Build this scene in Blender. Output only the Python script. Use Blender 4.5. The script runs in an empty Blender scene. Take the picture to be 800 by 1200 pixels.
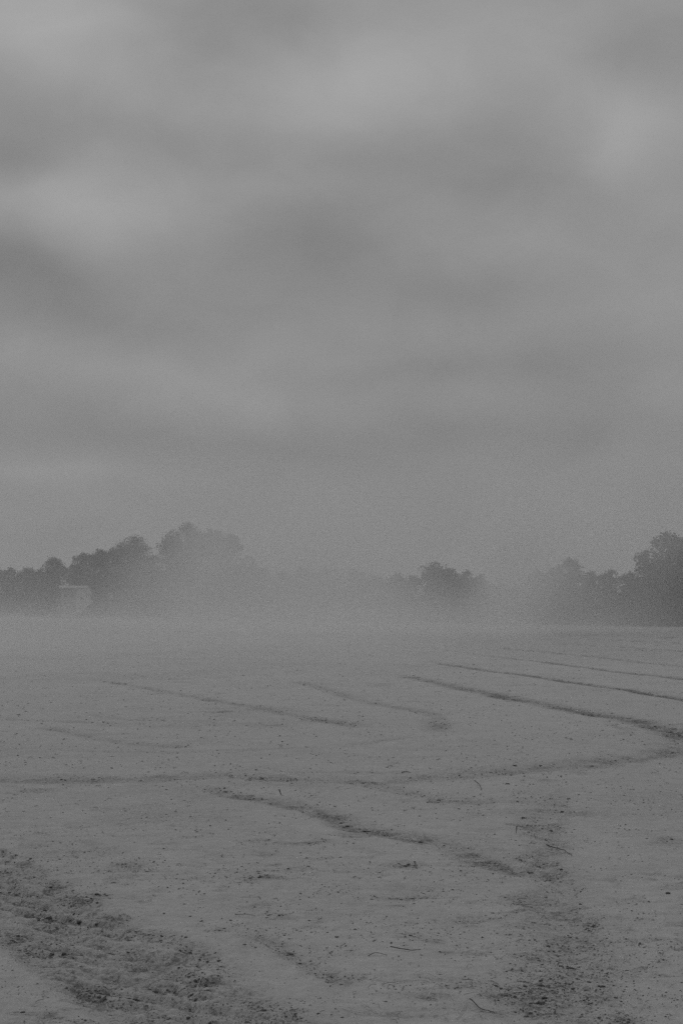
# Bare, dusty farm field with tyre tracks under an overcast sky; tree line behind drifting dust.
# Units are metres, the camera stands at (0, 0, 1.8) and looks along +Y.
import bpy, math, random
import numpy as np

scene = bpy.context.scene
COL = scene.collection
rng = np.random.default_rng(11)
random.seed(11)
CAM_H = 1.8

# ------------------------------------------------------------------ helpers
def tag(o, label=None, cat=None, group=None, kind=None):
    if label: o['label'] = label
    if cat: o['category'] = cat
    if group: o['group'] = group
    if kind: o['kind'] = kind
    return o

def mesh_obj(name, verts, faces_flat, sizes, mat, parent=None, smooth=False):
    """verts (n,3) array; faces_flat loop indices; sizes = face size (int) or array."""
    verts = np.asarray(verts, dtype=np.float32); faces_flat = np.asarray(faces_flat, dtype=np.int32).ravel()
    if np.isscalar(sizes): sizes = np.full(len(faces_flat)//sizes, sizes, dtype=np.int32)
    me = bpy.data.meshes.new(name)
    me.vertices.add(len(verts)); me.vertices.foreach_set('co', verts.ravel())
    me.loops.add(len(faces_flat)); me.loops.foreach_set('vertex_index', faces_flat)
    me.polygons.add(len(sizes))
    st = np.concatenate([[0], np.cumsum(sizes)[:-1]]).astype(np.int32)
    me.polygons.foreach_set('loop_start', st)
    if smooth: me.polygons.foreach_set('use_smooth', np.ones(len(sizes), dtype=bool))
    me.update(calc_edges=True); me.validate()
    me.materials.append(mat)
    o = bpy.data.objects.new(name, me); COL.objects.link(o)
    if parent: o.parent = parent
    return o

def empty(name, loc):
    o = bpy.data.objects.new(name, None); o.location = loc; COL.objects.link(o)
    o.empty_display_size = 0.3
    return o

_tab = rng.random((256, 256)).astype(np.float32)
def vnoise(x, y, seed=0):
    x = x + seed*17.37; y = y + seed*9.71
    xi = np.floor(x).astype(np.int64); yi = np.floor(y).astype(np.int64)
    fx = x-xi; fy = y-yi
    fx = fx*fx*fx*(fx*(fx*6-15)+10); fy = fy*fy*fy*(fy*(fy*6-15)+10)
    a = _tab[xi & 255, yi & 255]; b = _tab[(xi+1) & 255, yi & 255]
    c = _tab[xi & 255, (yi+1) & 255]; d = _tab[(xi+1) & 255, (yi+1) & 255]
    return (a*(1-fx)+b*fx)*(1-fy)+(c*(1-fx)+d*fx)*fy
def fbm(x, y, seed=0, oct=4):
    s = 0.; a = 1.; t = 0.
    for k in range(oct):
        s = s+a*vnoise(x*2**k*1.03+y*0.13*k, y*2**k-x*0.11*k, seed+k*3); t += a; a *= .55
    return s/t
def sstep(a, b, x):
    t = np.clip((x-a)/(b-a), 0, 1); return t*t*(3-2*t)

class NT:
    """tiny node-tree writer"""
    def __init__(s, tree): s.t = tree; s.n = tree.nodes; s.l = tree.links
    def node(s, typ, **kw):
        n = s.n.new(typ)
        for k, v in kw.items(): setattr(n, k, v)
        return n
    def put(s, sock, v):
        if hasattr(v, 'is_output') or isinstance(v, bpy.types.NodeSocket): s.l.new(v, sock)
        else: sock.default_value = v
    def m(s, op, a, b=None, c=None, clamp=False):
        n = s.node('ShaderNodeMath', operation=op, use_clamp=clamp)
        s.put(n.inputs[0], a)
        if b is not None: s.put(n.inputs[1], b)
        if c is not None: s.put(n.inputs[2], c)
        return n.outputs[0]
    def v(s, op, a, b=None):
        n = s.node('ShaderNodeVectorMath', operation=op)
        s.put(n.inputs[0], a)
        if b is not None: s.put(n.inputs[1], b)
        return n.outputs['Value'] if op in ('DOT_PRODUCT', 'LENGTH') else n.outputs[0]
    def noise(s, vec, scale, detail=3, rough=.5, dist=0.):
        n = s.node('ShaderNodeTexNoise')
        s.put(n.inputs['Vector'], vec); n.inputs['Scale'].default_value = scale
        n.inputs['Detail'].default_value = detail; n.inputs['Roughness'].default_value = rough
        n.inputs['Distortion'].default_value = dist
        return n.outputs['Fac']
    def ramp(s, f, lo, hi, a=0., b=1.):
        n = s.node('ShaderNodeMapRange', interpolation_type='SMOOTHSTEP'); n.clamp = True
        s.put(n.inputs['Value'], f); n.inputs['From Min'].default_value = lo; n.inputs['From Max'].default_value = hi
        s.put(n.inputs['To Min'], a); s.put(n.inputs['To Max'], b)
        return n.outputs[0]
    def grey(s, v):
        n = s.node('ShaderNodeCombineColor'); 
        for k in range(3): s.put(n.inputs[k], v)
        return n.outputs[0]

def new_mat(name):
    m = bpy.data.materials.new(name); m.use_nodes = True
    m.node_tree.nodes.clear(); return m, NT(m.node_tree)

def surf_mat(name, build, rough=.95):
    m, t = new_mat(name)
    out = t.node('ShaderNodeOutputMaterial'); p = t.node('ShaderNodeBsdfPrincipled')
    p.inputs['Roughness'].default_value = rough
    p.inputs['Specular IOR Level'].default_value = .15
    t.l.new(p.outputs[0], out.inputs[0])
    g, nrm = build(t)
    t.put(p.inputs['Base Color'], t.grey(g))
    if nrm is not None: t.l.new(nrm, p.inputs['Normal'])
    return m

# ------------------------------------------------------------------ materials
def ground_build(t):
    co = t.node('ShaderNodeTexCoord').outputs['Object']
    at = t.node('ShaderNodeAttribute', attribute_name='disturbed').outputs['Fac']
    gr = t.node('ShaderNodeAttribute', attribute_name='verge').outputs['Fac']
    big = t.noise(co, .12, 4); mid = t.noise(co, 1.3, 5, .6); sm = t.noise(co, 9., 6, .65); fine = t.noise(co, 70., 4, .7)
    base = t.m('ADD', .462, t.m('MULTIPLY', t.m('SUBTRACT', big, .5), .10))
    base = t.m('ADD', base, t.m('MULTIPLY', t.m('SUBTRACT', mid, .5), .14))
    base = t.m('ADD', base, t.m('MULTIPLY', t.m('SUBTRACT', sm, .5), .20))  # soil mottling, deepened to paint in relief shading that flat light lacks
    streak = t.noise(t.v('MULTIPLY', co, (3.5, 15., 1.)), 1., 6, .68)
    base = t.m('ADD', base, t.m('MULTIPLY', t.m('SUBTRACT', streak, .5), .16))  # streaks painted in place of shading on small undulations
    base = t.m('ADD', base, t.m('MULTIPLY', t.m('SUBTRACT', fine, .5), .16))
    # moist crumbs in disturbed soil, sparse crumbs elsewhere; the mask also brings painted furrow shade
    crumbs = t.ramp(t.m('ADD', t.noise(co, 38., 5, .75), t.m('MULTIPLY', at, .17)), .585, .66)
    crumb2 = t.ramp(t.m('ADD', t.noise(co, 11., 5, .7), t.m('MULTIPLY', at, .15)), .60, .70)
    dark = t.m('MAXIMUM', crumbs, t.m('MULTIPLY', crumb2, .6))
    dark = t.m('MULTIPLY', dark, t.m('ADD', .5, t.m('MULTIPLY', at, .5)))
    k = t.m('SUBTRACT', 1., t.m('ADD', t.m('MULTIPLY', dark, .58), t.m('MULTIPLY', at, .11)))
    far = t.ramp(t.v('LENGTH', co), 28., 140., 1., .66)      # darkened with distance: grazing-view shade of rough soil put in the colour
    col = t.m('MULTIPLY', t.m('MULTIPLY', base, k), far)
    mx = t.node('ShaderNodeMix', data_type='FLOAT')
    t.put(mx.inputs[0], gr); t.put(mx.inputs[2], col); t.put(mx.inputs[3], t.m('MULTIPLY', t.m('ADD', .5, mid), .07))
    h = t.m('ADD', t.m('MULTIPLY', sm, .6), t.m('MULTIPLY', fine, .18))
    h = t.m('ADD', h, t.m('MULTIPLY', t.noise(co, 30., 5, .7), t.m('ADD', .25, t.m('MULTIPLY', at, .6))))
    b = t.node('ShaderNodeBump'); b.inputs['Strength'].default_value = .9; b.inputs['Distance'].default_value = .05
    t.l.new(h, b.inputs['Height'])
    return mx.outputs[0], b.outputs[0]
M_GROUND = surf_mat('dusty_soil', ground_build)

def simple(name, lo, hi, scale, rough=.95, bump=0.):
    def f(t):
        co = t.node('ShaderNodeTexCoord').outputs['Object']
        n = t.noise(co, scale, 4, .65)
        nr = None
        if bump:
            b = t.node('ShaderNodeBump'); b.inputs['Strength'].default_value = bump; b.inputs['Distance'].default_value = .02
            t.l.new(n, b.inputs['Height']); nr = b.outputs[0]
        return t.ramp(n, .3, .7, lo, hi), nr
    return surf_mat(name, f, rough)
M_CLOD = simple('dry_clod', .045, .14, 25.)
M_LITTER = simple('straw_bits', .10, .46, 3.)
M_STRAW = simple('pale_straw', .40, .60, 40.)
M_TWIG = simple('dark_twig', .03, .06, 40.)
M_BARK = simple('bark', .05, .10, 2.)
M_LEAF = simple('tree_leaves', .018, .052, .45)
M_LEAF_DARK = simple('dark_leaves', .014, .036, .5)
M_WALL = simple('rendered_wall', .80, .92, .8, bump=.2)
M_WALL_SHADE = simple('shade_grey_wall', .52, .62, 1.2)  # left wall's shade painted in as a greyer tone; door shares it
M_EAVE = simple('painted_eave', .85, .95, 1.5)
M_GLASS = simple('window_glass', .03, .05, 2., rough=.15)

# ------------------------------------------------------------------ ground
# tyre tracks: (kind, half width, strength, centre line in metres)
TRACKS = [
    ('flat', 0.38, 0.54, [(-6.5, 15.3), (-4.19, 15.35), (-2.46, 15.35), (-1.29, 15.51), (-0.09, 15.43), (0.36, 15.35), (1.12, 15.67), (1.94, 16.34), (2.37, 16.6), (3.2, 17.35), (3.84, 17.97), (4.4, 18.97), (4.88, 20.23), (5.12, 21.36)]),
    ('flat', 0.34, .80, [(1.4, 42.2), (1.9, 39.4), (2.47, 36.02), (3.37, 30.58), (3.94, 27.54), (4.51, 25.25), (4.86, 23.32), (4.98, 22.3), (5.01, 20.92), (4.95, 18.51)]),
    ('flat', 0.26, 0.95, [(2.9, 52.8), (3.35, 49.8), (4.17, 45.13), (5.19, 40.6), (5.87, 36.7), (6.54, 33.0), (7.01, 29.4), (7.28, 26.57)]),
    ('flat', 0.26, 0.85, [(4.2, 72.0), (5.77, 60.43), (7.39, 49.55), (8.25, 43.2), (9.14, 38.29), (9.54, 34.78)]),
    ('flat', 0.32, 0.85, [(7.3, 73.0), (8.7, 65.1), (10.1, 57.2), (10.7, 51.8), (11.28, 47.24), (11.69, 42.59)]),
    ('flat', 0.38, 0.95, [(11.7, 81.62), (13.64, 73.67), (15.36, 64.28), (15.96, 58.11)]),
    ('flat', 0.45, 0.95, [(14.55, 97.39), (16.98, 88.81), (18.99, 79.47), (20.24, 73.67)]),
    ('flat', 0.55, 0.95, [(17.38, 111.8), (19.91, 104.1), (22.55, 94.35), (24.41, 88.81)]),
    ('flat', 0.26, 0.52, [(-1.4, 38.5), (-0.85, 35.6), (0.0, 31.53), (0.67, 28.04), (1.52, 25.46), (1.63, 24.05), (1.59, 22.63), (1.38, 21.51), (1.11, 20.78)]),
    ('flat', 0.24, 0.55, [(-6.94, 38.78), (-5.52, 35.6), (-3.84, 32.2), (-2.6, 29.12), (-1.61, 27.05), (-1.06, 25.46), (0.0, 22.97), (0.64, 21.66)]),
    ('flat', 0.18, 0.38, [(-6.51, 24.84), (-5.73, 24.2), (-4.76, 23.6), (-3.9, 23.2)]),
    ('flat', 0.16, 0.35, [(-4.5, 25.4), (-3.31, 23.68), (-1.93, 23.14), (-0.94, 22.63)]),
    ('flat', 0.18, 0.45, [(-4.78, 22.3), (-4.16, 21.51), (-3.09, 19.96), (-2.49, 19.45), (-1.92, 18.97)]),
    ('flat', 0.12, 0.30, [(-4.86, 19.45), (-4.15, 18.85), (-2.75, 18.51), (-1.65, 18.51), (-0.56, 18.85), (0.0, 19.09), (0.59, 19.96), (1.24, 20.78)]),
    ('flat', 0.17, 0.65, [(-1.77, 14.91), (-1.44, 14.69), (-0.99, 13.96), (-0.64, 13.53), (-0.08, 12.69), (0.11, 12.04), (0.45, 11.68), (0.82, 11.05), (0.97, 10.56), (1.19, 10.04), (1.42, 9.64)]),
    ('flat', 0.17, 0.42, [(0.27, 15.28), (0.44, 14.76), (0.64, 14.28), (1.02, 13.77), (1.28, 13.53), (1.61, 13.59)]),
    ('soft', 0.21, 0.50, [(1.75, 15.91), (1.86, 15.51), (1.77, 13.89), (1.71, 13.01), (1.56, 11.55), (1.38, 10.04), (1.26, 8.89), (1.15, 7.98), (1.03, 7.07), (0.83, 5.67)]),
    ('soft', 0.19, 0.46, [(2.29, 16.08), (1.93, 13.01), (1.69, 11.55), (1.47, 9.73), (1.31, 8.41), (1.23, 7.24), (1.19, 6.35), (1.09, 5.67)]),
    ('flat', 0.07, 0.50, [(-0.57, 8.17), (-0.42, 7.92), (-0.27, 7.59), (-0.13, 7.27), (0.0, 7.07), (0.08, 6.98)]),
    ('lugs', 0.33, 0.85, [(-5.6, 14.2), (-4.2, 12.4), (-3.05, 10.9), (-2.35, 9.75), (-1.72, 8.6), (-1.33, 7.85), (-0.98, 7.15), (-0.66, 6.5), (-0.2, 5.4)]),
    ('flat', 0.11, 0.48, [(-2.75, 11.2), (-2.3, 10.4), (-1.95, 9.6), (-1.57, 8.89), (-1.22, 8.3), (-0.85, 7.82), (-0.59, 7.24), (-0.4, 6.74), (-0.22, 6.17)]),
    ('flat', 0.11, 0.52, [(-2.38, 9.15), (-1.93, 8.3), (-1.61, 7.59), (-1.27, 6.99), (-1.03, 6.49), (-0.79, 5.88)]),
]
PATCHES = [  # ((x, y), (rx, ry), strength)
    ((1.29, 8.76), (0.1, 0.22), 1.00), ((0.43, 9.13), (0.22, 0.1), 0.80), ((-2.05, 10.67), (0.35, 0.18), 0.55),
    ((-1.92, 10.82), (0.3, 0.1), 0.50), ((-1.54, 10.21), (0.22, 0.15), 0.70), ((-1.39, 10.04), (0.3, 0.08), 0.70),
    ((-1.55, 9.21), (0.12, 0.06), 0.90), ((0.42, 6.8), (0.16, 0.06), 0.90), ((0.52, 6.77), (0.12, 0.06), 0.90),
    ((0.66, 6.61), (0.2, 0.05), 1.00), ((0.93, 6.6), (0.25, 0.12), 0.80), ((1.01, 7.32), (0.2, 0.08), 0.60),
    ((0.17, 7.15), (0.3, 0.08), 0.60), ((1.35, 7.88), (0.25, 0.05), 0.60), ((1.18, 7.55), (0.12, 0.05), 0.70),
    ((1.55, 6.77), (0.1, 0.08), 0.60), ((0.8, 8.45), (0.25, 0.12), 0.50), ((2.64, 13.89), (0.3, 0.2), 0.30),
    ((0.94, 13.77), (0.5, 0.3), 0.60), ((-1.39, 8.41), (0.3, 0.2), 0.50), ((0.74, 6.49), (0.4, 0.1), 0.50),
    ((0.27, 6.49), (0.4, 0.05), 0.50), ((-1.42, 14.91), (0.5, 0.4), 0.30), ((-0.3, 10.04), (0.5, 0.2), 0.30),
    ((0.17, 9.43), (0.5, 0.2), 0.30), ((1.86, 8.89), (0.5, 0.05), 0.40)]

def spline(pts, k=6):
    p = np.array(pts, dtype=float); p = np.vstack([2*p[0]-p[1], p, 2*p[-1]-p[-2]]); out = []
    for i in range(1, len(p)-2):
        for t in np.linspace(0, 1, k, endpoint=False):
            out.append(.5*((2*p[i])+(-p[i-1]+p[i+1])*t+(2*p[i-1]-5*p[i]+4*p[i+1]-p[i+2])*t*t+(-p[i-1]+3*p[i]-3*p[i+1]+p[i+2])*t**3))
    out.append(p[-2]); return np.array(out)

def curve_coords(x, y, pts):
    """signed distance to the curve and distance along it"""
    best = np.full(x.shape, 1e9); sd = np.zeros_like(x); al = np.zeros_like(x); acc = 0.; fade = np.ones_like(x)
    total = np.linalg.norm(np.diff(pts, axis=0), axis=1).sum()
    for a, b in zip(pts[:-1], pts[1:]):
        d = b-a; L = math.hypot(*d)
        t = np.clip(((x-a[0])*d[0]+(y-a[1])*d[1])/(L*L), 0, 1)
        ex = x-(a[0]+t*d[0]); ey = y-(a[1]+t*d[1]); q = ex*ex+ey*ey
        m = q < best; best[m] = q[m]
        sd[m] = (np.sign(d[0]*ey-d[1]*ex)*np.sqrt(q))[m]; al[m] = (acc+t*L)[m]; acc += L
    return sd, al, total

def edge_y(x):   # far edge of the field
    return np.interp(x, [-400, -65, 39, 120, 400], [1040, 370, 162, 130, 130])

SPL = [(k, w, s, spline(p)) for k, w, s, p in TRACKS]
def soil(x, y):
    """height and disturbed-soil mask (furrow shade painted in) at plan positions"""
    x = np.asarray(x, dtype=np.float64); y = np.asarray(y, dtype=np.float64)
    r = np.hypot(x, y)
    nearfade = 1-sstep(60, 160, r)
    h = .10*(fbm(x/14, y/14, 1, 2)-.5)*sstep(12, 50, r)+.05*(fbm(x/1.6, y/1.6, 2, 3)-.5)*nearfade
    h += .024*(fbm(x/.22, y/.22, 4, 4)-.5)*(1-sstep(18, 40, r))
    # faint wheelings and loose patches all over
    loose = sstep(.60, .76, fbm(x/.55, y/.42, 8, 4))*sstep(.40, .60, fbm(x/3., y/3., 9, 2))
    D = .42*loose*(1-sstep(25, 70, r))
    D += .20*sstep(.55, .75, fbm(x/2.5, y/2.5, 15, 4))
    D += .35*sstep(.57, .70, fbm(x/.20+1.5*vnoise(x/.5, y/.5), y/.13, 31, 3))*(1-sstep(9, 16, r))*sstep(.35, .6, fbm(x/1.1, y/1.1, 33, 2))
    D += .34*sstep(30, 75, r)  # mask raised with distance, which also darkens the far ground
    rag = fbm(x/.18, y/.18, 5, 3); rag2 = fbm(x/.7, y/.7, 6, 3); rag3 = fbm(x/2.5, y/2.5, 7, 2)
    for kind, w, s, pts in SPL:
        lo = pts.min(0)-w*6; hi = pts.max(0)+w*6
        m = (x > lo[0]) & (x < hi[0]) & (y > lo[1]) & (y < hi[1])
        if not m.any(): continue
        sd, al, total = curve_coords(x[m], y[m], pts)
        ends = sstep(0, .12*total+.01, al)*sstep(0, .06*total+.01, total-al) if kind == 'flat' else sstep(0, .35*total, al) if kind == 'soft' else 1.
        wob = (rag2[m]-.5)*(.9 if kind != 'soft' else 2.2)*w
        q = (sd+wob)/w
        body = np.exp(-np.abs(q)**2.6)
        patchy = np.clip(.68+.55*sstep(.38, .62, .6*rag[m]+.4*rag2[m]), 0, 1.3)*(.85+.35*(rag3[m]-.2))
        if kind == 'lugs':
            ph = al/.19+np.abs(sd+.05)*1.5+4.2*(rag2[m]-.5)+1.6*(rag[m]-.5)
            lug = .5+.5*np.sin(ph*2*math.pi)
            lug = sstep(.2, .9, lug)*(.35+.65*sstep(.35, .6, fbm(x[m]/.3, y[m]/.3, 51, 2)))
            rim = np.exp(-((np.abs(q)-.95)/.28)**2)
            h[m] += body*(-.045+.010*lug+.012*(rag[m]-.5))+.012*rim*(.4+rag[m])
            xs = .83*x[m]-.55*y[m]; ys = .55*x[m]+.83*y[m]+.05*(rag2[m]-.5)
            rd = 1-np.abs(2*fbm(xs/.85, ys/.24, 61, 2)-1); rd = .6*sstep(.70, .99, rd)+.4*sstep(.6, .95, 1-np.abs(2*fbm(xs/.40, ys/.09, 63, 2)-1))
            rd = .5*rd+.5*sstep(.2, .95, .5+.5*np.sin(2*math.pi*(ys/.17+1.6*(rag2[m]-.5)+.5*(rag[m]-.5))))
            h[m] += body*.050*(rd-.5)
            lug = .35*lug+.65*rd
            D[m] = np.maximum(D[m], np.clip(body*(.92-.85*lug)*(.5+1.1*rag[m])+.6*rim*sstep(.35, .65, rag[m]), 0, 1.1)*s)  # furrows between the ridges darkened in the mask: painted shadow
        else:
            h[m] += ends*s*(-.020*body+.016*np.exp(-((np.abs(q)-1.25)/.35)**2)+.03*body*(rag[m]-.5))
            D[m] = np.maximum(D[m], ends*s*body*patchy)
    for (cx, cy), (rx, ry), a in PATCHES:
        q = ((x-cx)/rx)**2+((y-cy)/ry)**2
        g = np.exp(-q)*a*.62*np.clip(.2+1.8*sstep(.35, .65, rag), 0, 1.3)
        D = np.maximum(D, g); h = h-.012*np.exp(-q)*a
    # clumps in the loose soil
    h += np.clip(D, 0, 1)*.018*(fbm(x/.06, y/.06, 12, 3)-.45)*(1-sstep(10, 22, r))
    return h, np.clip(D, 0, 1.1)

# polar sheet around the viewpoint: fine where the field is seen close, coarse out to the horizon
ang = np.concatenate([np.linspace(-180, -40, 36, endpoint=False), np.linspace(-40, -17, 70, endpoint=False),
                      np.linspace(-17, 17, 860, endpoint=False), np.linspace(17, 40, 70, endpoint=False), np.linspace(40, 180, 36, endpoint=False)])
ang = np.radians(ang)
rad = np.concatenate([[.6, 1.5, 2.6, 3.6, 4.3, 4.8], 1/np.arange(1/5.2, 1/140, -3.3e-4), [150, 165, 180, 200, 230, 270, 330, 420, 560, 800, 1200, 2000, 3500, 6000]])
A, R = np.meshgrid(ang, rad)
X = (R*np.sin(A)).ravel(); Y = (R*np.cos(A)).ravel()
H, D = soil(X, Y)
H[R.ravel() > 130] = 0
nA, nR = len(ang), len(rad)
verts = np.column_stack([X, Y, H]); verts = np.vstack([verts, [[0, 0, 0]]])
i = np.arange(nR-1)[:, None]; j = np.arange(nA)[None, :]; j2 = (j+1) % nA
quads = np.stack([i*nA+j, i*nA+j2, (i+1)*nA+j2, (i+1)*nA+j], -1).reshape(-1, 4)[:, ::-1]
jj = np.arange(nA); fan = np.column_stack([jj, (jj+1) % nA, np.full(nA, len(verts)-1)])
flat = np.concatenate([quads.ravel(), fan.ravel()]); sz = np.concatenate([np.full(len(quads), 4), np.full(len(fan), 3)]).astype(np.int32)
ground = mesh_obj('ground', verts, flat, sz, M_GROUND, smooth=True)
tag(ground, kind='structure')
at = ground.data.attributes.new('disturbed', 'FLOAT', 'POINT'); at.data.foreach_set('value', np.append(D, 0).astype(np.float32))
vg = sstep(-1, 3, np.append(Y, 0)-edge_y(np.append(X, 0)))
at = ground.data.attributes.new('verge', 'FLOAT', 'POINT'); at.data.foreach_set('value', vg.astype(np.float32))

# ------------------------------------------------------------------ clods and straw bits (uncountable litter)
ICO_V = []; phi = (1+5**.5)/2
for a, b in ((-1, phi), (1, phi), (-1, -phi), (1, -phi)): ICO_V += [(a, b, 0), (0, a, b), (b, 0, a)]
ICO_V = np.array(ICO_V); ICO_V /= np.linalg.norm(ICO_V[0])
from mathutils import Vector
import bmesh
bm = bmesh.new()
for q in ICO_V: bm.verts.new(q)
res = bmesh.ops.convex_hull(bm, input=bm.verts)
bm.verts.index_update(); ICO_F = np.array([[q.index for q in f.verts] for f in bm.faces]); bm.free()

Hg = H.reshape(nR, nA); Dg = D.reshape(nR, nA)
def scatter(n, keep, lo=5.0, hi=110., half=20.):
    r = 1/rng.uniform(1/hi, 1/lo, n); a = np.radians(rng.uniform(-half, half, n))
    ir = np.clip(np.searchsorted(rad, r)-1, 0, nR-2); ia = np.clip(np.searchsorted(ang, a)-1, 0, nA-2)
    fr = (r-rad[ir])/(rad[ir+1]-rad[ir]); fa = (a-ang[ia])/(ang[ia+1]-ang[ia])
    lerp = lambda g: (g[ir, ia]*(1-fa)+g[ir, ia+1]*fa)*(1-fr)+(g[ir+1, ia]*(1-fa)+g[ir+1, ia+1]*fa)*fr
    h = lerp(Hg); d = lerp(Dg); x = r*np.sin(a); y = r*np.cos(a)
    cl = fbm(x/.35, y/.35, 41, 3)
    m = rng.random(n) < keep(r, d, cl)
    return x[m], y[m], h[m], d[m], r[m]
def clods(cnt, V0, F0, keep, med, sig, lo, hi, pw):
    x, y, h, d, r = scatter(cnt, keep); n = len(x); print('clods', n); k = len(V0)
    s = np.clip(rng.lognormal(math.log(med), sig, n), lo, hi)*np.clip(r/7, 1, 30)**pw
    V = V0[None]*(1+rng.uniform(-.4, .4, (n, k, 1)))*s[:, None, None]*np.stack([rng.uniform(.8, 1.8, n), rng.uniform(.7, 1.5, n), rng.uniform(.4, .9, n)], -1)[:, None, :]
    an = rng.normal(0, .8, n); c, sn = np.cos(an)[:, None], np.sin(an)[:, None]
    V = np.stack([V[..., 0]*c-V[..., 1]*sn, V[..., 0]*sn+V[..., 1]*c, V[..., 2]], -1)+np.stack([x, y, h+s*.1], -1)[:, None, :]
    F = (F0[None]+k*np.arange(n)[:, None, None]).reshape(-1, 3)
    return V.reshape(-1, 3), F
OCT_V = np.array([(1, 0, 0), (-1, 0, 0), (0, 1, 0), (0, -1, 0), (0, 0, 1), (0, 0, -1.)]); OCT_F = np.array([(0, 2, 4), (2, 1, 4), (1, 3, 4), (3, 0, 4)])
V1, F1 = clods(1500000, OCT_V, OCT_F, lambda r, d, c: .002+.024*sstep(.42, .66, c)+.24*np.clip(d-.12, 0, 1)**1.5*sstep(.3, .6, c), .0028, .4, .0012, .006, .85)
V2, F2 = clods(500000, ICO_V, ICO_F, lambda r, d, c: .0005+.15*np.clip(d-.2, 0, 1)**1.6*sstep(.3, .6, c), .0052, .42, .003, .011, .66)
V = np.vstack([V1, V2]); F = np.vstack([F1, F2+len(V1)])
tag(mesh_obj('soil_clods', V, F, 3, M_CLOD, smooth=False), 'dark crumbs and small clods of dry soil strewn over the field', kind='stuff')

x, y, h, d, r = scatter(60000, lambda r, d, c: (.009+.10*np.clip(d-.1, 0, 1))*(.6+.4*np.clip(1-r/30, 0, 1)), hi=45)
n = len(x); print('bits', n)
L = rng.uniform(.012, .06, n)*np.clip(r/9, 1, 4)**.7; wd = rng.uniform(.0010, .0022, n)*np.clip(r/7, 1, 8)**.8
an = rng.normal(0, .9, n); dx, dy = np.cos(an)*L/2, np.sin(an)*L/2; nx, ny = -np.sin(an)*wd, np.cos(an)*wd
z = h+.006; lift = rng.uniform(-.004, .016, n); mid = rng.uniform(.0, .012, n)
ctr = np.stack([np.stack([x-dx, y-dy, z], -1), np.stack([x+nx*6, y+ny*6, z+mid], -1), np.stack([x+dx, y+dy, z+lift], -1)], 1)
off = np.stack([nx, ny, np.zeros(n)], -1)[:, None, :]; up = np.zeros((n, 1, 3)); up[:, 0, 2] = wd*1.2
V = np.stack([ctr-off, ctr+off, ctr+up], 2).reshape(-1, 3)      # triangular stalk, 3 rings of 3
f1 = []
for k in range(2):
    for e in range(3): f1.append([k*3+e, k*3+(e+1) % 3, k*3+3+(e+1) % 3, k*3+3+e])
F = (np.array(f1)[None]+9*np.arange(n)[:, None, None]).reshape(-1, 4)
tag(mesh_obj('straw_litter', V, F, 4, M_LITTER), 'fine broken bits of straw scattered over the soil', kind='stuff')

# ------------------------------------------------------------------ single stalks and twigs one can pick out
def stalk(name, mat, pts, radius, lift, label):
    radius *= .62
    p = spline([(a[0], a[1]) for a in pts], 5)
    hh, _ = soil(p[:, 0], p[:, 1]); k = len(p); t = np.linspace(0, 1, k)
    zz = hh+radius+.003+np.interp(t, np.linspace(0, 1, len(lift)), lift)
    c = np.column_stack([p, zz]); base = c[0].copy(); c -= base
    tg = np.gradient(c, axis=0); tg /= np.linalg.norm(tg, axis=1)[:, None]
    side = np.cross(tg, [0, 0, 1.]); sl = np.linalg.norm(side, axis=1)[:, None]; side = np.where(sl > .05, side/np.maximum(sl, 1e-6), [1., 0, 0])
    upv = np.cross(side, tg); ns = 6; V = []
    for q in range(k):
        rr = radius*(1.-.45*t[q])*(1+.12*math.sin(q*2.3))
        for e in range(ns):
            a = 2*math.pi*e/ns; V.append(c[q]+rr*(math.cos(a)*side[q]+math.sin(a)*upv[q]))
    F = [[q*ns+e, q*ns+(e+1) % ns, (q+1)*ns+(e+1) % ns, (q+1)*ns+e] for q in range(k-1) for e in range(ns)]
    fl = [v for f in F for v in f]+list(range(ns))[::-1]+list(range((k-1)*ns, k*ns))
    o = mesh_obj(name, V, fl, np.array([4]*len(F)+[ns, ns], dtype=np.int32), mat, smooth=True)
    o.location = base
    return tag(o, label, 'twig' if name == 'twig' else 'straw stalk')
T, S = M_TWIG, M_STRAW
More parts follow.
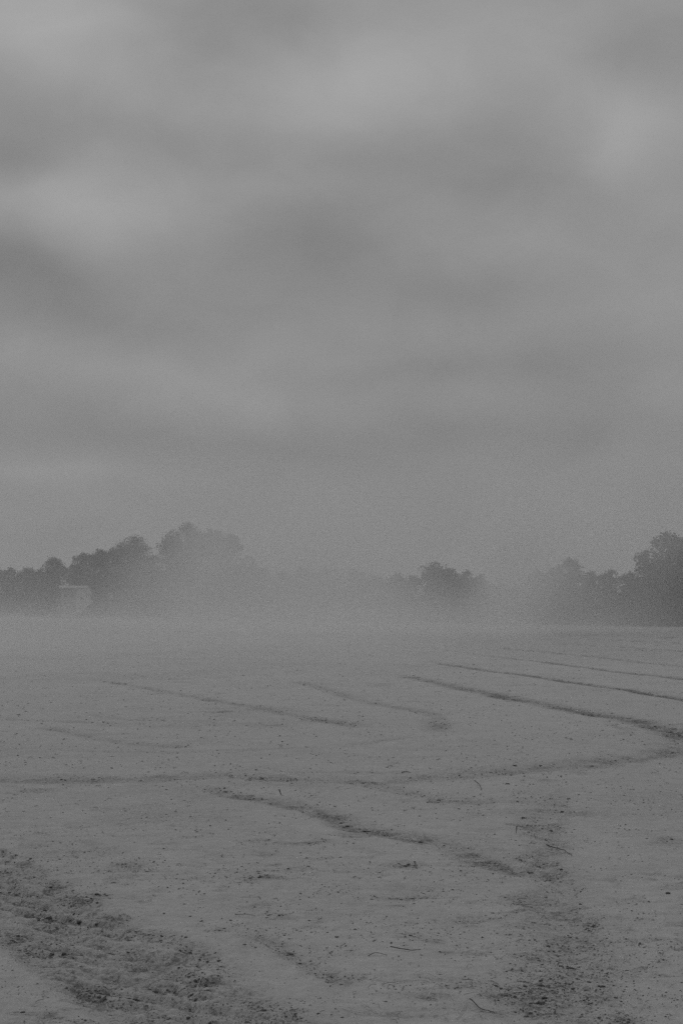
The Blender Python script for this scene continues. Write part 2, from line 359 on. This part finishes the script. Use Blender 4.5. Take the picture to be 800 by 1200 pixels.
STALKS = [
 ('twig', T, [(-.60, 13.9), (-.59, 13.87), (-.575, 13.84)], .011, [.055, .03, 0], 'short black twig poking up beside the diagonal track in mid field'),
 ('twig', T, [(.67, 16.06), (.72, 16.0), (.77, 16.02)], .010, [.0, .01, 0], 'short dark twig lying flat on the far edge of the cross track'),
 ('twig', T, [(1.39, 15.02), (1.41, 14.76), (1.40, 14.41)], .007, [.03, .025, 0], 'thin curved dark twig just below the cross track, right of centre'),
 ('straw_stalk', S, [(1.40, 12.28), (1.46, 12.25), (1.52, 12.19)], .005, [0, .01, .01], 'pale short straw left of the wide speckled track, above an upright twig'),
 ('twig', T, [(1.42, 11.70), (1.415, 11.68), (1.41, 11.66)], .006, [.05, .03, 0], 'small upright dark twig on the left rim of the wide speckled track'),
 ('twig', T, [(1.58, 11.14), (1.65, 10.93), (1.70, 10.68)], .006, [.0, .015, .0], 'slanting dark twig in the wide speckled track below a pale straw'),
 ('straw_stalk', S, [(1.70, 11.17), (1.78, 11.3), (1.87, 11.42)], .004, [.005, .02, .03], 'pale straw rising to the right inside the wide speckled track'),
 ('straw_stalk', S, [(-1.66, 8.55), (-1.645, 8.6), (-1.63, 8.66)], .0035, [.0, .025, .05], 'pale stalk sticking up at the upper edge of the churned rut'),
 ('straw_stalk', S, [(-2.03, 9.15), (-2.05, 9.3), (-2.08, 9.43)], .003, [.0, .02, .03], 'faint pale stalk curling up near the left border above the rut'),
 ('straw_stalk', S, [(-1.36, 8.1), (-1.32, 8.25), (-1.2, 8.33)], .0035, [0, .025, .01], 'long arched straw along the upper rim of the churned rut'),
 ('twig', T, [(.26, 7.74), (.32, 7.73), (.37, 7.70), (.42, 7.7)], .0045, [.012, .004, .004, .008], 'long thin dark twig lying flat alone on smooth soil, lower centre'),
 ('twig', T, [(.14, 7.59), (.18, 7.63), (.24, 7.60)], .003, [0, .01, 0], 'fine bowed dark twig just left of and below the long flat one'),
 ('straw_stalk', S, [(.08, 7.12), (.10, 7.18), (.125, 7.24)], .004, [.0, .02, .045], 'pale stalk tilted up from the crumbly patch in the lower centre'),
 ('straw_stalk', S, [(.42, 7.19), (.48, 7.12), (.54, 7.09)], .004, [.02, .012, 0], 'pale straw with a dark shadow lying right of the crumbly patch'),
 ('straw_stalk', S, [(.40, 6.80), (.45, 6.90), (.50, 6.84), (.53, 6.72)], .0045, [0, .03, .02, 0], 'humped straw bent over the dark clods near the bottom centre'),
 ('straw_stalk', S, [(.51, 6.45), (.55, 6.6), (.58, 6.76)], .0035, [0, .01, .02], 'lower straw of a pale crossed pair near the bottom edge'),
 ('straw_stalk', S, [(.57, 6.78), (.64, 6.81), (.72, 6.78)], .0035, [.02, .015, 0], 'upper straw of a pale crossed pair near the bottom edge, lying level'),
 ('twig', T, [(.59, 6.70), (.63, 6.62), (.69, 6.58)], .004, [.012, .004, 0], 'thick dark twig slanting below the pale crossed straws'),
 ('straw_stalk', S, [(.08, 6.67), (.11, 6.58), (.18, 6.48)], .0035, [.015, .01, 0], 'pale straw slanting down to the right near the bottom edge, centre'),
 ('straw_stalk', S, [(.0, 6.57), (.1, 6.5), (.22, 6.46)], .003, [.0, .006, 0], 'long thin straw lying low beneath the slanting one, bottom centre'),
 ('straw_stalk', S, [(-.34, 6.36), (-.29, 6.46), (-.23, 6.38)], .004, [0, .02, 0], 'small arched straw at the bottom edge where the rut ends'),
 ('straw_stalk', S, [(-.70, 6.98), (-.69, 7.06), (-.68, 7.12)], .003, [0, .015, .03], 'short pale stalk standing among the dark clods inside the rut'),
 ('straw_stalk', S, [(-1.56, 8.25), (-1.52, 8.15), (-1.47, 8.04)], .003, [.02, .01, 0], 'thin pale straw running down into the upper part of the rut'),
 ('twig', T, [(-.63, 8.59), (-.57, 8.585), (-.51, 8.57)], .003, [0, .003, 0], 'hair-thin dark twig lying level on smooth soil right of the rut'),
 ('twig', T, [(.80, 13.55), (.86, 13.52), (.92, 13.53)], .007, [0, .005, 0], 'short level dark twig just under the short branching track'),
 ('straw_stalk', S, [(-.28, 6.58), (-.24, 6.52), (-.2, 6.44)], .0035, [.02, .02, 0], 'pale straw leaning out of the rut above the small arched one'),
]
for a in STALKS: stalk(*a)

# ------------------------------------------------------------------ trees
def tubes(segs):
    """segs: list of (p0, p1, r0, r1) -> one mesh of tapered tubes"""
    V, F = [], []; ns = 7
    for p0, p1, r0, r1 in segs:
        p0 = np.array(p0); p1 = np.array(p1); d = p1-p0; d = d/np.linalg.norm(d)
        s1 = np.cross(d, [0.3, 1., .1]); s1 /= np.linalg.norm(s1); s2 = np.cross(d, s1); b = len(V)
        for p, r in ((p0, r0), (p1, r1)):
            for e in range(ns):
                a = 2*math.pi*e/ns; V.append(p+r*(math.cos(a)*s1+math.sin(a)*s2))
        F += [[b+e, b+(e+1) % ns, b+ns+(e+1) % ns, b+ns+e] for e in range(ns)]
    return np.array(V), np.array(F)

def leaf_cloud(lobes, n, size, rg):
    """many small leaf-sprig faces round a set of lobes (cx,cy,cz,r)"""
    lobes = np.array(lobes); w = lobes[:, 3]**2; k = rg.choice(len(lobes), n, p=w/w.sum())
    u = rg.normal(size=(n, 3)); u /= np.linalg.norm(u, axis=1)[:, None]
    rr = lobes[k, 3]*(rg.random(n)**.45)*(1+.17*rg.normal(size=n))
    P = lobes[k, :3]+u*rr[:, None]*np.array([1, 1, .85])
    P[:, 2] = np.maximum(P[:, 2], .15)
    a = rg.normal(size=(n, 3)); a /= np.linalg.norm(a, axis=1)[:, None]
    b = np.cross(a, rg.normal(size=(n, 3))); b /= np.linalg.norm(b, axis=1)[:, None]
    s = size*rg.uniform(.5, 1.3, n)[:, None]
    V = np.stack([P-a*s*.5, P+b*s*.32, P+a*s*.5, P-b*s*.32+a*s*.1], 1).reshape(-1, 3)
    return V, np.arange(4*n).reshape(-1, 4)

def tree(x, y, H, W, style, label, group=None, seed=0, leaf=.42):
    rg = np.random.default_rng(seed); root = empty('tree', (x, y, 0))
    tag(root, label, 'tree', group)
    lobes = []; low = {'round': .10, 'low': .06, 'spiky': .08, 'tall': .08}[style]
    nl = {'round': 26, 'low': 24, 'spiky': 24, 'tall': 30}[style]
    for q in range(nl):
        t = rg.random()**.85; z = low+(1-low)*t*.93
        if style == 'spiky': prof = max(.12, 1-t*.95)**.8
        elif style == 'tall': prof = math.sqrt(max(.03, 1-(2*t-.9)**2*.75))*.9
        else: prof = math.sqrt(max(.05, 1-(1.55*t-.55)**2))
        a = rg.uniform(0, 2*math.pi); rd = W/2*prof*rg.uniform(.15, .72)
        r = W*rg.uniform(.15, .25)*(1.15-.5*t)
        if style == 'spiky': r *= .75
        lobes.append((rd*math.cos(a), rd*math.sin(a), min(z*H, H-r*.8), r))
    for q in range(8): lobes.append((rg.uniform(-.25, .25)*W, rg.uniform(-.2, .2)*W, rg.uniform(.15, .72)*H, W*rg.uniform(.22, .30)))
    if style != 'spiky':
        cz = max(H-.52*W, H*.5); cr = min(.31*W, (H-cz)*.8)
        lobes += [(0, 0, cz, cr), (0, 0, cz*.6, cr*1.1)]*2
        for q in range(16):
            ph_ = rg.uniform(0, 2*math.pi); e_ = rg.uniform(-.1, 1.45); r_ = W*rg.uniform(.07, .14); k_ = (W*rg.uniform(.34, .50)-r_)
            vz = (H-cz-r_)*math.sin(e_)*rg.uniform(.8, 1.)
            lobes.append((k_*math.cos(e_)*math.cos(ph_), k_*math.cos(e_)*math.sin(ph_), cz+vz, r_))
    top = H-W*.11
    lobes.append((rg.uniform(-.1, .1)*W, 0, top, W*.10))
    if style in ('round', 'tall', 'low'):
        for q in range(6):
            lobes.append((rg.uniform(-.26, .26)*W, rg.uniform(-.26, .26)*W, H-W*rg.uniform(.20, .38), W*rg.uniform(.10, .15)))
    lobes.append((0, 0, H*.55, W*.25)); lobes.append((0, 0, H*.38, W*.27))
    tk = H*.022+.05; hb = H*.16
    segs = [((0, 0, -.3), (rg.uniform(-.1, .1), 0, hb), tk*1.25, tk), ((0, 0, hb), (rg.uniform(-.3, .3), 0, H*.45), tk, tk*.6), ((0, 0, H*.44), (rg.uniform(-.5, .5), 0, H*.8), tk*.6, tk*.15)]
    for q in range(9):
        L = lobes[q]; z0 = rg.uniform(.2, .6)*H; z0 = min(z0, L[2]-.3)
        segs.append(((0, 0, z0), (L[0], L[1], L[2]), tk*.38, tk*.07))
    v, f = tubes(segs); mesh_obj('trunk', v, f, 4, M_BARK, root, True)
    n = int(min(24000, 3.2*H*W/(.26*leaf**2)))
    v, f = leaf_cloud(lobes, n, leaf, rg)
    mesh_obj('crown', v, f, 4, M_LEAF, root)
    return root

def depth(px):  # distance of the field edge in that direction
    return 120/((px-400)/1667+.5)
# bearing (as horizontal position), top height mark, width, offset behind the edge, style, label, group
G1 = 'low trees at the far left of the tree line'; G2 = 'trees nearly lost in the dust in the middle of the tree line'
G1L = 'low rounded tree in the even stretch left of the round-topped one'; G2L = 'faint tree all but lost in the dust of the gap'
TREES = [
 (-60, 655, 40, 6, 'round', G1L, G1), (-32, 660, 34, 8, 'low', G1L, G1), (-8, 661, 30, 6, 'low', G1L, G1), (12, 664, 26, 5, 'round', G1L, G1), (33, 663, 26, 8, 'low', G1L, G1), (49, 665, 22, 12, 'round', G1L, G1),
 (64, 652, 30, 22, 'round', 'round-topped tree standing just above the left end of the pale house', None),
 (86, 660, 24, 26, 'low', 'low tree directly behind the roof of the pale house', None),
 (101, 645, 34, 20, 'round', 'bushy tree behind the right end of the pale house', None),
 (119, 642, 26, 8, 'round', 'narrow round tree just right of the pale house', None),
 (135, 640, 24, 14, 'round', 'tree leaning against the left side of the wide-crowned tall one', None),
 (155, 624, 44, 10, 'round', 'wide-crowned tall tree, second highest in the left group', None),
 (180, 648, 28, 16, 'round', 'lower tree in the notch between the two tallest on the left', None),
 (200, 626, 34, 8, 'round', 'left half of the highest crown pair in the left group', None),
 (220, 610, 56, 12, 'round', 'highest broad crown in the tree line, left of centre', None),
 (250, 618, 30, 10, 'round', 'tall hazy tree just right of the highest crown', None),
 (272, 623, 28, 8, 'round', 'last tall tree before the left group drops into the dust', None),
 (290, 648, 28, 14, 'round', 'lower tree stepping down from the right end of the left group', None),
 (308, 664, 30, 12, 'low', G2L, G2), (332, 668, 30, 8, 'low', G2L, G2), (357, 662, 38, 12, 'round', G2L, G2), (386, 661, 34, 8, 'low', G2L, G2),
 (414, 664, 34, 12, 'round', G2L, G2), (440, 672, 30, 8, 'low', G2L, G2), (465, 671, 32, 12, 'low', G2L, G2), (484, 673, 22, 8, 'round', G2L, G2),
 (509, 655, 38, 10, 'round', 'peaked tree rising alone right of the dusty gap', None),
 (528, 663, 32, 8, 'round', 'ragged tree on the right shoulder of the peaked one', None),
 (545, 667, 32, 12, 'round', 'second tree right of the peaked one, a little lower', None),
 (563, 671, 28, 8, 'low', 'flat-topped tree just left of the rising dust column', None),
 (586, 682, 26, 12, 'low', 'low tree hidden behind the left of the dust column', None),
 (606, 684, 26, 8, 'low', 'low tree hidden behind the right of the dust column', None),
 (630, 667, 28, 10, 'round', 'small tree just right of the dust column', None),
 (649, 662, 24, 8, 'round', 'tree tucked against the left of the pointed one, right of the dust column', None),
 (667, 652, 30, 12, 'round', 'pointed tree, highest between the dust column and the big right-hand tree', None),
 (691, 668, 26, 8, 'round', 'tree in the dip right of the pointed one', None),
 (713, 666, 32, 12, 'low', 'low even tree two places left of the big right-hand tree', None),
 (736, 668, 26, 8, 'low', 'low tree touching the left side of the big right-hand tree', None),
 (760, 640, 34, 8, 'round', 'left shoulder tree below the big right-hand crown', None),
 (783, 620, 44, 11, 'round', 'big dark tree near the right border, highest on that side', None),
 (812, 622, 46, 9, 'round', 'big tree cut by the right border of the picture', None),
 (850, 630, 50, 12, 'round', 'tree outside the right end of the picture', None), (890, 640, 50, 12, 'low', 'tree beyond the right border, past its taller neighbour', None),
] + [
 (930+46*k, 640-6*(k % 3)+3*(k % 2), 54, 8+3*(k % 2), ('round', 'low')[k % 2], 'tree in the row that continues past the right border', 'trees past the right border') for k in range(9)
] + [
 (-88-24*k, 662-3*(k % 2), 34, 8, 'round', G1L, G1) for k in range(3)
]
for k, (px, top, wpx, back, st, lab, grp) in enumerate(TREES):
    dd = depth(px)+back; H = (716-top)/1667*dd+CAM_H; W = wpx/1667*dd*1.42
    tree((px-400)/1667*dd, dd, H, W, st, lab, grp, seed=100+k, leaf=.26+.0011*dd*.5)

# shrubs in front of the trees at the clear right end
SHR = [(741, 690, 26, 'low dark shrub at the foot of the right-hand trees, leftmost of the row'), (757, 684, 28, 'rounded dark shrub between the row end and the big tree'),
       (774, 680, 30, 'dark shrub at the foot of the big right-hand tree'), (793, 676, 34, 'tall dark shrub by the right border'), (818, 678, 34, 'dark shrub at the right border, rightmost of the row')]
for k, (px, top, wpx, lab) in enumerate(SHR):
    dd = depth(px)+2.5; H = (716-top)/1667*dd+CAM_H; W = wpx/1667*dd*1.2; rg = np.random.default_rng(500+k)
    root = empty('shrub', ((px-400)/1667*dd, dd, 0)); tag(root, lab, 'shrub', 'dark shrubs under the right-hand trees')
    lobes = [(rg.uniform(-.4, .4)*W, rg.uniform(-.3, .3)*W, rg.uniform(.15, .8)*H, rg.uniform(.16, .28)*min(H, W)) for _ in range(16)]
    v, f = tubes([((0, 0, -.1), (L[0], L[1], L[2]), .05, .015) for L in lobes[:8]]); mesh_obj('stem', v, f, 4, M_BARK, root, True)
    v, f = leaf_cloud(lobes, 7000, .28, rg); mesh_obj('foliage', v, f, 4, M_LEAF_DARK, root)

# undergrowth along the whole field edge
lobes = []; rg = np.random.default_rng(77)
for px in np.concatenate([np.arange(-170, 900, 2.6), np.arange(900, 1360, 6.)]):
    for q in range(2):
        dd = depth(px)+rg.uniform(1, 9); xx = (px-400)/1667*dd
        hh = (1.6+6.2*float(vnoise(np.array(px/11.), np.array(2.0)))**1.2) * (1.25 if px < 330 else .95)
        if 66 < px < 108: hh = 2.0
        h1 = min(hh, 4.6 if px > 480 else 6.5)*rg.uniform(.5, 1.05); lobes.append((xx, dd, h1*rg.uniform(.3, .85), h1*.38))
v, f = leaf_cloud(lobes, 190000, .48, rg)
tag(mesh_obj('undergrowth', v, f, 4, M_LEAF), 'continuous dark undergrowth below the trees along the field edge', kind='stuff')

# ------------------------------------------------------------------ house between the trees
def box_obj(name, c, s, mat, parent, bev=.03):
    bm = bmesh.new(); bmesh.ops.create_cube(bm, size=1.)
    for v in bm.verts: v.co = Vector((c[0]+v.co.x*s[0], c[1]+v.co.y*s[1], c[2]+v.co.z*s[2]))
    if bev: bmesh.ops.bevel(bm, geom=bm.edges[:], offset=bev, segments=1, affect='EDGES')
    me = bpy.data.meshes.new(name); bm.to_mesh(me); bm.free(); me.materials.append(mat)
    o = bpy.data.objects.new(name, me); COL.objects.link(o); o.parent = parent
    return o
hd = 381.; hx = (87.5-400)/1667*hd
house = empty('house', (hx, hd, 0)); tag(house, 'pale flat-roofed house with a white end wall showing between the left-hand trees', 'house')
box_obj('wall', (2.1, 4.0, 4.0), (2.9, 8, 8.0), M_WALL, house)
box_obj('wall', (-1.47, 4.6, 3.95), (4.2, 6.8, 7.9), M_WALL_SHADE, house)['label'] = 'left wall with its shade painted as grey'
box_obj('roof', (0.0, 3.6, 8.25), (7.8, 9.4, .60), M_EAVE, house)
for wx, wz in ((-2.5, 5.9), (-.8, 5.9)):
    w = box_obj('window', (wx, 1.17, wz), (1.0, .10, 1.0), M_EAVE, house, .01)
    box_obj('pane', (wx, 1.105, wz), (.8, .04, .8), M_GLASS, w, 0)
w = box_obj('window', (2.1, -.03, 5.2), (1.0, .10, .9), M_EAVE, house, .01); box_obj('pane', (2.1, -.095, 5.2), (.8, .04, .7), M_GLASS, w, 0)
box_obj('door', (2.1, -.04, 1.1), (1.0, .10, 2.15), M_WALL_SHADE, house, .01)

# ------------------------------------------------------------------ dust and haze (real volumes standing over the field)
def vol_box(name, lo, hi, build, label, rate, alb=.84):
    m, t = new_mat(name)
    out = t.node('ShaderNodeOutputMaterial'); vs = t.node('ShaderNodeVolumeScatter')
    vs.inputs['Color'].default_value = (alb, alb, alb, 1); vs.inputs['Anisotropy'].default_value = .1
    build(t, vs.inputs['Density']); t.l.new(vs.outputs[0], out.inputs['Volume'])
    m.cycles.volume_step_rate = rate
    c = [(a+b)/2 for a, b in zip(lo, hi)]; s = [b-a for a, b in zip(lo, hi)]
    bm = bmesh.new(); bmesh.ops.create_cube(bm, size=1.)
    for v in bm.verts: v.co = Vector([c[k]+v.co[k]*s[k] for k in range(3)])
    me = bpy.data.meshes.new(name); bm.to_mesh(me); bm.free(); me.materials.append(m)
    o = bpy.data.objects.new(name, me); COL.objects.link(o)
    return tag(o, label, kind='stuff')
HAZE = .0014
def haze_build(t, s): t.put(s, HAZE)
vol_box('haze', (-260, -60, -2), (220, 560, 34), haze_build, 'thin even haze over the whole field', 1., .93)

def dust(blobs, lo, hi, label, rate, alb):
    def build(t, s):
        co = t.node('ShaderNodeTexCoord').outputs['Object']; tot = None
        for c, r, d in blobs:
            p = t.v('MULTIPLY', t.v('SUBTRACT', co, c), tuple(1/q for q in r))
            g = t.m('MULTIPLY', t.m('EXPONENT', t.m('MULTIPLY', t.v('DOT_PRODUCT', p, p), -1.)), d)
            tot = g if tot is None else t.m('ADD', tot, g)
        n = t.noise(t.v('MULTIPLY', co, (.10, .06, .22)), 1., 1, .55)
        t.put(s, t.m('MULTIPLY', tot, t.ramp(n, .30, .70, .5, 1.5)))
    vol_box('dust_cloud', lo, hi, build, label, rate, alb)
dust([((-22, 58, .1), (26, 38, 1.6), .056), ((-3, 66, .1), (12, 32, 2.1), .040), ((7.5, 112, .5), (7, 26, 2.4), .044), ((-38, 185, .2), (52, 85, 1.6), .011)],
     (-120, 14, -1.13), (34.3, 330, 6.5), 'low sheet of pale dust drifting over the left and middle of the field', .35, .38)
dust([((-1.2, 132, 2.5), (7.8, 26, 7.2), .095), ((-12.8, 140, 3), (5.6, 20, 11.), .054), ((-20.6, 140, 3), (2.6, 12, 5.0), .030), ((-36, 150, 3), (16, 25, 6.0), .003)],
     (-70, 84.2, -1.31), (24, 198, 27), 'tall bank of pale dust hiding the middle of the tree line', .55, .74)
dust([((13.3, 112, 2.), (2.2, 12, 8.), .12), ((14.2, 112, 7.5), (2.6, 10, 4.5), .03), ((19.5, 126, 2.8), (6.0, 14, 6.6), .052), ((28, 128, 9), (5.5, 14, 4.4), .032)],
     (7, 87.4, -1.57), (44, 158, 22), 'column of pale dust rising in front of the right-hand trees', .7, .88)

# ------------------------------------------------------------------ sky
SUN_EL, SUN_AZ = math.radians(52), math.radians(-35)     # az measured from +Y towards +X
w = bpy.data.worlds.new("World"); scene.world = w; w.use_nodes = True
w.node_tree.nodes.clear(); t = NT(w.node_tree)
out = t.node('ShaderNodeOutputWorld'); bg = t.node('ShaderNodeBackground'); t.l.new(bg.outputs[0], out.inputs[0])
bg.inputs['Strength'].default_value = .1
sky = t.node('ShaderNodeTexSky'); sky.sky_type = 'NISHITA'; sky.sun_disc = False
sky.sun_elevation = SUN_EL; sky.sun_rotation = SUN_AZ; sky.dust_density = 5.
bw = t.node('ShaderNodeRGBToBW'); t.l.new(sky.outputs[0], bw.inputs[0])
dirn = t.node('ShaderNodeTexCoord').outputs['Generated']
sp = t.node('ShaderNodeSeparateXYZ'); t.l.new(dirn, sp.inputs[0])
az = t.m('ARCTAN2', sp.outputs[0], sp.outputs[1]); el = t.m('ARCSINE', sp.outputs[2])
cmb = t.node('ShaderNodeCombineXYZ'); t.l.new(az, cmb.inputs[0]); t.l.new(el, cmb.inputs[1])
ae = cmb.outputs[0]
# cloud-deck coordinates: the layer flattens towards the horizon
st = t.v('MULTIPLY', ae, (6., 9., 1.))
n1 = t.noise(st, 1., 4, .5, .3); n2 = t.noise(t.v('ADD', st, (31., 7., 3.)), 1., 4, .5, .3)
fold = t.noise(t.v('MULTIPLY', ae, (14., 22., 1.)), 1., 5, .55, .6)
azw = t.m('ADD', az, t.m('MULTIPLY', t.m('SUBTRACT', n1, .5), .10)); elw = t.m('ADD', el, t.m('MULTIPLY', t.m('SUBTRACT', n2, .5), .055))
SKY = [(40, 30, 90, 50, 13), (150, 70, 120, 60, 4), (220, 60, 60, 50, -9), (330, 15, 60, 30, -9), (380, 110, 140, 50, 11), (560, 60, 150, 50, 6),
       (790, 85, 60, 34, -11), (745, 175, 60, 48, 14), (500, 190, 160, 32, -9), (20, 205, 50, 24, -14), (20, 140, 80, 25, -6), (110, 250, 110, 42, 13),
       (340, 215, 80, 15, 5), (330, 285, 100, 45, -10), (20, 325, 80, 34, -17), (180, 160, 100, 20, -5), (630, 265, 70, 28, 5), (705, 250, 55, 30, -7),
       (560, 340, 120, 18, -5), (80, 385, 110, 22, -8), (200, 430, 200, 34, 6), (60, 430, 80, 22, 3), (280, 450, 60, 20, 4), (500, 432, 160, 18, -6),
       (180, 510, 200, 22, -6), (620, 510, 200, 22, -6), (60, 566, 110, 12, 7), (770, 480, 60, 34, 5), (760, 370, 80, 50, 4), (430, 550, 150, 20, -3)]
val = t.ramp(el, 0.02, .4, .534, .574)
for px, py, sx, sy, a in SKY:
    e0 = math.atan((600-py)/1667)+math.radians(3.98); a0 = math.atan((px-400)/1667)
    qx = t.m('MULTIPLY', t.m('SUBTRACT', azw, a0), 1667/sx); qy = t.m('MULTIPLY', t.m('SUBTRACT', elw, e0), 1667/sy)
    g = t.m('EXPONENT', t.m('MULTIPLY', t.m('ADD', t.m('MULTIPLY', qx, qx), t.m('MULTIPLY', qy, qy)), -.6))
    val = t.m('MULTIPLY_ADD', g, a*1.3/255, val)
val = t.m('MULTIPLY_ADD', t.m('SUBTRACT', fold, .5), .065, val)
val = t.m('MULTIPLY_ADD', t.m('SUBTRACT', n1, .5), .05, val)
lin = t.m('MULTIPLY', t.m('POWER', t.m('MAXIMUM', val, .1), 2.2), 10.)
tot = t.m('ADD', t.m('MULTIPLY', lin, .97), t.m('MULTIPLY', bw.outputs[0], .012))
t.l.new(t.grey(tot), bg.inputs['Color'])

sun = bpy.data.lights.new('sun', 'SUN'); sun.energy = .5; sun.angle = math.radians(25); sun.color = (1, 1, 1)
so = bpy.data.objects.new('sun', sun); COL.objects.link(so)
dv = Vector((math.sin(SUN_AZ)*math.cos(SUN_EL), math.cos(SUN_AZ)*math.cos(SUN_EL), math.sin(SUN_EL)))
so.rotation_euler = dv.to_track_quat('Z', 'Y').to_euler(); so.location = (0, 0, 50)

# ------------------------------------------------------------------ camera and render settings
cam = bpy.data.cameras.new('camera'); co = bpy.data.objects.new('camera', cam); COL.objects.link(co)
cam.sensor_fit = 'VERTICAL'; cam.sensor_height = 36; cam.sensor_width = 24; cam.lens = 50.01; cam.clip_end = 20000; cam.clip_start = .05
co.location = (0, 0, CAM_H); co.rotation_euler = (math.radians(90+3.981), 0, 0)
scene.camera = co
scene.view_settings.view_transform = 'Standard'; scene.view_settings.look = 'None'; scene.view_settings.exposure = 0; scene.view_settings.gamma = 1
cy = scene.cycles
cy.use_denoising = False; cy.volume_bounces = 2; cy.max_bounces = 6; cy.diffuse_bounces = 3; cy.use_adaptive_sampling = True; cy.adaptive_threshold = .022; cy.adaptive_min_samples = 56; cy.sampling_pattern = 'TABULATED_SOBOL'
cy.volume_max_steps = 512
